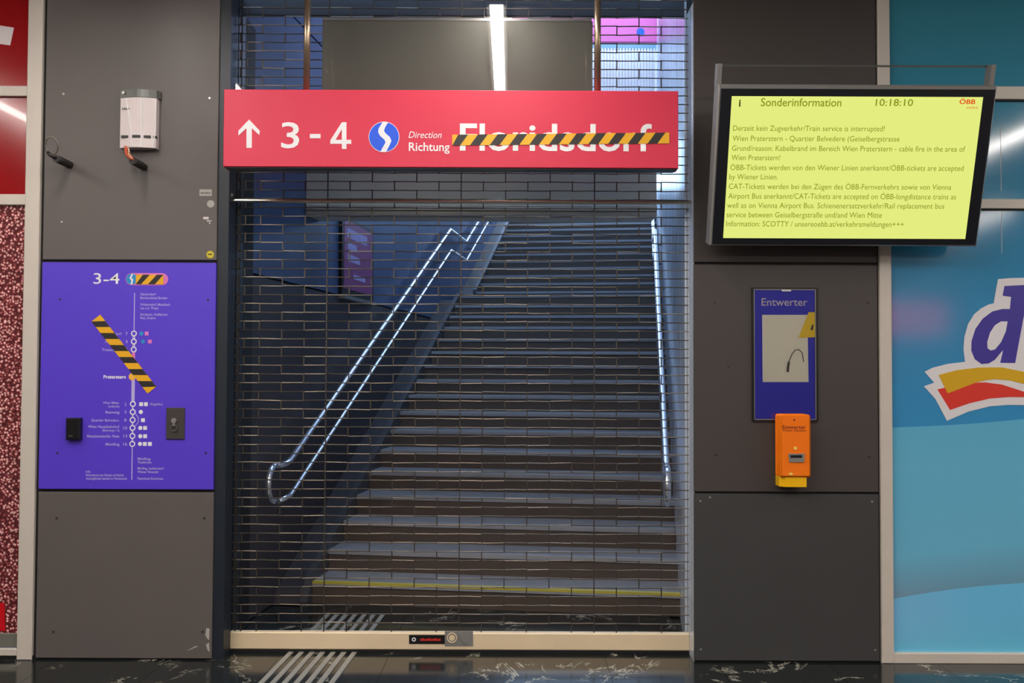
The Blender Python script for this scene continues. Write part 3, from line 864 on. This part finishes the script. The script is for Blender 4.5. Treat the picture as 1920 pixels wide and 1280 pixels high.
# line pill with logo
px0, z0 = M(247, 523); px1, _ = M(304, 523); rr = .034
pill = MB().prism([(px0 + rr * math.cos(a), z0 + rr * math.sin(a)) for a in [math.pi / 2 + math.pi * i / 10 for i in range(11)]] + [(px1 + rr * math.cos(a), z0 + rr * math.sin(a)) for a in [-math.pi / 2 + math.pi * i / 10 for i in range(11)]], YP, YM)
pb_ = obj('line_pill', pill, PINK, mp)
obj('pill_disc', MB().disc(px0, z0, rr * .92, YP - .0006, YP, 20), TEAL, pb_)
obj('pill_ribbon', MB().prism(pp([(247, 513), (250, 514), (246.5, 520), (250, 524), (248, 533), (245, 533), (246.5, 526), (243, 521)], YP), YP - .0012, YP - .0006), WHITE, pb_)
tape('hazard_tape', (px0 + .024, z0 - .002), (px1 + .008, z0 - .002), .054, YP - .0012, 'short striped tape on the line badge at the top of the map', 2, .2, .9)
ta, tb = M(180, 596), M(285, 731)
tape('hazard_tape', ta, tb, .062, YP - .0015, 'slanting striped tape across the station list of the map', 6, .25, .8)

# things screwed on the map board
a, b = M(128, 824), M(155, 783)
rd = obj('card_reader', MB().bev(a[0], b[0], -.045, YM + .001, a[1], b[1], .008), BLACK)
tag(rd, 'small black card reader box on the violet map', 'card reader')
obj('stripe', MB().box(a[0] + .02, a[0] + .042, -.0465, -.044, a[1] + .022, a[1] + .025), SILVER, rd)
a, b = M(312, 823), M(347, 764)
ks = obj('key_switch', MB().bev(a[0], b[0], -.016, YM + .001, a[1], b[1], .003), mat('switch_plate', (74, 68, 66), .45, .3))
tag(ks, 'grey key switch plate on the violet map', 'key switch')
x, z = M(328, 788); obj('lock_cover', MB().disc(x, z, .014, -.028, -.015, 14).box(x - .006, x + .006, -.026, -.015, z - .03, z), SILVER, ks)
x, z = M(328, 802); obj('lock_ring', MB().ring(x, z, .020, .014, -.024, -.015, 18), DGREY, ks)

# ================================================================== THINGS ON THE LEFT PILLAR
def W(px, py, Y=-.001): p = at(px, py, Y); return p


a, b = W(224, 277, -.05), W(293, 184, -.05)
dv = thing('wall_device', 'white wall housing with a grey bracket and loose wires on the pillar', 'device', ((a.x + b.x) / 2, 0, a.z))
m = MB(); n = 10; pts = []
for i in range(n + 1):                # convex front
    t = i / n; pts.append((a.x + (b.x - a.x) * t, -.045 - .022 * math.sin(math.pi * t)))
m.slab(pts + [(b.x, .001), (a.x, .001)], a.z, b.z)
obj('cover', m, DEVICE, dv)
m = MB().slab([(x, y - .002) for x, y in pts] + [(b.x + .012, -.02), (b.x + .012, .001), (a.x - .012, .001), (a.x - .012, -.02)], b.z + .002, b.z + .045)
obj('top_bracket', m, DGREY, dv)
x, z = W(233, 176, -.05).x, b.z + .026; obj('bolt', MB().disc(x, z, .008, -.066, -.05, 10), SCREW, dv)
zs = W(250, 256, -.06).z
for p0, p1 in ((227, 245), (249, 264), (268, 282), (286, 292)):
    xa, xb_ = W(p0, 256, -.06).x, W(p1, 256, -.06).x
    tmid = ((xa + xb_) / 2 - a.x) / (b.x - a.x); yy = -.045 - .022 * math.sin(math.pi * min(max(tmid, 0), 1))
    obj('slot', MB().box(xa, xb_, yy - .0035, yy + .012, zs - .007, zs + .007), BLACK, dv)
pblur(229, 250, 205, 3.5, -.0625, DGREY, dv, 6)
for pl_ in ([(236, 184), (242, 214), (247, 250), (249, 276)], [(266, 184), (266, 230), (266, 276)], [(291, 186), (290, 240), (286, 276)]):
    q = []
    for u, v in pl_:
        p = W(u, v, -.06); tt = min(max((p.x - a.x) / (b.x - a.x), 0), 1); q.append((p.x, -.047 - .022 * math.sin(math.pi * tt), p.z))
    obj('white_cord', MB().tube(q, .003, 6), WHITE, dv)
for px, py, lab in ((131, 309, 'black conduit stub below the steel ring at the edge of the pillar'), (270, 313, 'black conduit stub with red wires below the white housing')):
    p = W(px, py, 0)
    pg = thing('conduit_stub', lab, 'conduit', (p.x, 0, p.z - .02))
    obj('pipe', MB().tube([(p.x, .002, p.z), (p.x, -.05, p.z), (p.x - .004, -.15, p.z + .002)], .021, 12), RUBBER, pg, smooth=True)
    obj('mouth', MB().tube([(p.x - .004, -.148, p.z + .002), (p.x - .004, -.153, p.z + .002)], .015, 10), BLACK, pg)
    if px > 200:
        for i, (dx, mm) in enumerate(((0, COPPER), (.010, COPPER), (-.008, COPPER), (.006, CREAMW), (-.003, mat('wire_brown', (120, 50, 34), .5)))):
            s_ = W(234 + i * 1.5, 276, -.05)
            obj('wire', MB().tube([(s_.x, -.045, s_.z + .01), (s_.x + .02 + dx, -.09, s_.z - .03), (p.x - .03 + dx, -.15, p.z + .035), (p.x - .004 + dx * .6, -.165, p.z + .01), (p.x - .004 + dx * .5, -.14, p.z + .002)], .006, 6), mm, pg, smooth=True)
    else:
        cst = W(97, 273, -.16); rg = []
        for i in range(19):
            t = 2 * math.pi * i / 18; rg.append((cst.x + .034 * math.cos(t), -.16 - .012 * math.sin(t), cst.z + .044 * math.sin(t)))
        obj('steel_ring', MB().tube(rg, .0045, 6, cap=False), RING, pg, smooth=True)
        obj('cable_end', MB().tube([(p.x - .004, -.14, p.z + .002), (p.x - .02, -.18, p.z + .012), (cst.x - .015, -.17, cst.z - .04)], .010, 8), RUBBER, pg, smooth=True)
a, b = W(374, 367), W(397, 355)
s_ = obj('sticker', MB().box(a.x, b.x, -.0015, .001, a.z, b.z), STICKG); tag(s_, 'small grey rectangular label near the edge of the upper pillar panel', 'sticker')
pblur(376, 395, 363.5, 4, -.0021, DGREY, s_, 7)
c = W(395, 382); s_ = obj('sticker', MB().disc(c.x, c.z, .021, -.0015, .001, 18), STICKG); tag(s_, 'round grey sticker under the small rectangular label', 'sticker')
a = W(381, 411); s_ = obj('sticker', MB().box(a.x, a.x + .03, -.0015, .001, a.z, a.z + .014).box(a.x + .02, a.x + .045, -.0015, .001, a.z - .012, a.z - .006).box(a.x + .033, a.x + .04, -.0015, .001, a.z - .025, a.z - .018), LIGHTP)
tag(s_, 'torn white sticker remains below the round grey sticker', 'sticker')
c = W(394, 477); s_ = obj('sticker', MB().disc(c.x, c.z, .021, -.0015, .001, 18), STICKY); tag(s_, 'round yellow sticker just above the violet map', 'sticker')
obj('mark', MB().box(c.x - .012, c.x + .012, -.002, -.001, c.z - .002, c.z + .004), BLACK, s_)

# ================================================================== INFORMATION DISPLAY
TILT = math.radians(16.1)
dsp = thing('information_display', 'large tilted information screen with yellow page above the validator pillar', 'display', (1.7867, -.32, 2.6848))
dsp.rotation_euler = (TILT, 0, 0)
DW, DH = 1.4217, .8087


def dmap(px, py):
    """place on the tilted screen plane, in its own coordinates"""
    d = FW + RT * ((px - 960) / F) - UP * ((py - 640) / F)
    nrm = Vector((0, -math.cos(TILT), -math.sin(TILT))); c = Vector((1.7867, -.32, 2.6848))
    k = (c - EYE).dot(nrm) / d.dot(nrm); p = EYE + d * k - c
    return p.x, p.dot(Vector((0, -math.sin(TILT), math.cos(TILT))))


obj('casing', MB().bev(-DW / 2 - .012, DW / 2 + .008, .006, .11, -DH / 2 - .008, DH / 2 + .022, .006), SILVER, dsp, local=True)
bz = obj('bezel', MB().bev(-DW / 2, DW / 2, 0, .02, -DH / 2, DH / 2, .003), BEZEL, dsp, local=True)
s00, s11 = dmap(1353, 446), dmap(1843, 182)
x0, x1 = dmap(1372, 181)[0], dmap(1843, 183)[0]
scr = obj('screen', MB().box(x0, x1, -.002, .01, s00[1], s11[1]), SCREEN, dsp, local=True)
for sx in (-DW / 2 - .006, DW / 2 - .012):
    obj('hanger', MB().box(sx - .012, sx + .012, .03, .09, DH / 2 + .015, DH / 2 + .125), SILVER, dsp, local=True)
for sx in (-.5, .5):
    obj('wall_arm', MB().box(sx - .03, sx + .03, .105, .335, -.05, .05), DGREY, dsp, local=True)
obj('hanger_bar', MB().box(-DW / 2 - .006, DW / 2, .075, .09, DH / 2 + .112, DH / 2 + .122), DGREY, dsp, local=True)


def dtext(s, p0, p1, py, cap, m, bold=0.0):
    a, b = dmap(p0, py), dmap(p1, py); c = dmap(p0, py - cap)
    place_text('lettering', s, a[0], b[0], a[1], c[1] - a[1], -.0026, m, dsp, bold=bold, local=True)


_i = dmap(1385, 200); place_text('lettering', 'i', _i[0], None, _i[1], dmap(1385, 186)[1] - _i[1], -.0026, INKD, dsp, bold=.03, local=True)
dtext('Sonderinformation', 1426, 1577, 199, 15, INK, .008)
dtext('10:18:10', 1641, 1711, 198.5, 13, INK, .008)
dtext('ÖBB', 1798, 1828, 195, 9, INKR, .02)
dtext('INFRA', 1812, 1833, 204, 4, INKR)
for s, a, b, y in (('Derzeit kein Zugverkehr/Train service is interrupted!', 1374, 1658, 245), ('Wien Praterstern - Quartier Belvedere (Geiselbergstrasse', 1373, 1686, 264),
                   ('Grund/reason: Kabelbrand im Bereich Wien Praterstern - cable fire in the area of', 1372, 1809, 282.5), ('Wien Praterstern!', 1371, 1462, 300),
                   ('ÖBB-Tickets werden von den Wiener Linien anerkannt/ÖBB-tickets are accepted', 1369, 1806, 318.5), ('by Wiener Linien.', 1367, 1458, 336),
                   ('CAT-Tickets werden bei den Zügen des ÖBB-Fernverkehrs sowie von Vienna', 1366, 1783, 354), ('Airport Bus anerkannt/CAT-Tickets are accepted on ÖBB-longdistance trains as', 1365, 1792, 372),
                   ('well as on Vienna Airport Bus. Schienenersatzverkehr/Rail replacement bus', 1363, 1770, 389.5), ('service between Geiselbergstraße und/and Wien Mitte', 1362, 1653, 407),
                   ('Information: SCOTTY / unsereoebb.at/verkehrsmeldungen+++', 1361, 1694, 424)):
    dtext(s, a, b, y, 10, INK)

# ================================================================== NOTICE CASE AND TICKET VALIDATOR
YN = -.012


def N(px, py, y=YN): p = at(px, py, y); return p.x, p.z


a, b = N(1411, 790), N(1533, 539)
nc = thing('notice_case', 'blue glazed notice case with a paper label above the validator', 'notice case', ((a[0] + b[0]) / 2, 0, a[1]))
fr = MB(); fw = .010
fr.box(a[0], a[0] + fw, YN, .001, a[1], b[1]).box(b[0] - fw, b[0], YN, .001, a[1], b[1]).box(a[0] + fw, b[0] - fw, YN, .001, a[1], a[1] + fw).box(a[0] + fw, b[0] - fw, YN, .001, b[1] - fw, b[1])
obj('case_frame', fr, BLACK, nc)
fr = MB(); u0, u1, v0, v1 = a[0] + fw, b[0] - fw, a[1] + fw, b[1] - fw; g = .004
fr.box(u0, u0 + g, YN + .001, .0, v0, v1).box(u1 - g, u1, YN + .001, .0, v0, v1).box(u0, u1, YN + .001, .0, v0, v0 + g).box(u0, u1, YN + .001, .0, v1 - g, v1)
obj('inner_frame', fr, SILVER, nc)
obj('backing', MB().box(u0 + g, u1 - g, -.004, .001, v0 + g, v1 - g), CASEBLUE, nc)
YQ = -.0045
obj('paper_label', MB().prism(pp([(1429, 590), (1514, 590), (1516, 716), (1430, 716)], YQ), YQ, -.004), PAPER, nc)
ptext('Entwerter', 1428, 1514, 573, 14, YQ, LIGHTP, nc, bold=.005)
pen = [(1477, 697), (1477.5, 688), (1479, 678), (1485, 664), (1491, 656), (1498, 655), (1504, 661), (1507, 678)]
q = [at(u, v, YQ - .002) for u, v in pen]
obj('drawn_line', MB().tube(q[2:], .0022, 6), RUBBER, nc); obj('drawn_tip', MB().tube(q[:3], .0065, 6), RUBBER, nc)
yc = obj('yellow_card', MB().prism(pp([(1497, 633), (1516, 585), (1529, 585), (1529, 632)], YQ), YQ - .0022, YQ - .001), CARDY, nc)
obj('card_mark', MB().prism(pp([(1519, 618), (1523, 607), (1525, 610), (1524, 619)], YQ), YQ - .003, YQ - .0022), BLACK, yc)
obj('lock_tag', MB().prism(pp([(1466, 543), (1483, 543), (1483, 546), (1466, 546)], YN), YN - .001, YN + .001), LOGOW, nc)
obj('pane', MB().box(u0 + g, u1 - g, -.0105, -.0085, v0 + g, v1 - g), CASEGL, nc)

VX0, VX1, VZ0, VZ1, VD = 1.4676, 1.6365, 1.033, 1.377, -.105
tv = thing('ticket_validator', 'orange ticket validator with yellow base fixed to the pillar', 'ticket validator', ((VX0 + VX1) / 2, 0, VZ0 - .05))


def rounded(x0, x1, z0, z1, r, n=5):
    out = []
    for cx, cz, a0 in ((x1 - r, z0 + r, -90), (x1 - r, z1 - r, 0), (x0 + r, z1 - r, 90), (x0 + r, z0 + r, 180)):
        for i in range(n + 1):
            t = math.radians(a0 + 90 * i / n); out.append((cx + r * math.cos(t), cz + r * math.sin(t)))
    return out


def rbox(x0, x1, y0, y1, z0, z1, r, c):
    """rounded front outline with a softened front edge"""
    o1, o2 = rounded(x0, x1, z0, z1, r), rounded(x0 + c, x1 - c, z0 + c, z1 - c, max(r - c, .001))
    o3 = rounded(x0 + c * .35, x1 - c * .35, z0 + c * .35, z1 - c * .35, max(r - c * .35, .001))
    m_ = MB(); k = len(o1)
    m_.v = [(x, y1, z) for x, z in o1] + [(x, y0 + c, z) for x, z in o1] + [(x, y0 + c * .35, z) for x, z in o3] + [(x, y0, z) for x, z in o2]
    for L in range(3):
        for i in range(k):
            j = (i + 1) % k; A = L * k
            m_.f.append((A + i, A + j, A + k + j, A + k + i)[::-1])
    m_.f += [tuple(range(3 * k, 4 * k)), tuple(range(k - 1, -1, -1))]
    return m_


obj('mount_plate', MB().box(VX0 + .02, VX1 - .02, -.0125, .001, VZ0 + .02, a[1] - .004), DGREY, tv)
obj('body', rbox(VX0, VX1, VD, -.0125, VZ0, VZ1, .014, .010), ORANGE, tv, smooth=True)
obj('yellow_base', MB().slab([(VX0 + .004, .001), (VX0 + .004, -.07), (VX0 + .03, -.096), (VX1 - .022, -.096), (VX1 - .018, -.07), (VX1 - .018, .001)], VZ0 - .052, VZ0 + .003), VYELLOW, tv)
yv = VD - .0008
ptext('Entwerter', 1467, 1511, 804, 7, yv, mat('validator_ink', (120, 30, 10), .5), tv, bold=.012)
ptext('Ticket Validator', 1467, 1513, 808.5, 3.6, yv, MATS['validator_ink'], tv, bold=.008)
obj('arrow_mark', MB().prism(pp([(1487, 789), (1491.5, 789), (1489.3, 784)], yv), yv, VD + .001), MATS['validator_ink'], tv)
c = at(1491, 840, yv); obj('indicator', MB().disc(c.x, c.z, .009, yv - .004, VD + .001, 12), mat('indicator', (250, 214, 110), .4), tv)
ms = obj('slot_frame', MB().prism(pp([(1478, 850), (1508, 850), (1507, 866), (1480, 866)], yv), yv - .006, VD + .001), SILVER, tv)
obj('slot', MB().prism(pp([(1482, 853), (1504, 853), (1504, 858), (1482, 858)], yv - .006), yv - .0068, yv - .006), BLACK, ms)
c = at(1483, 888, yv); obj('crest', MB().disc(c.x, c.z, .007, yv, VD + .001, 8, rx=.012), MATS['indicator'], tv)
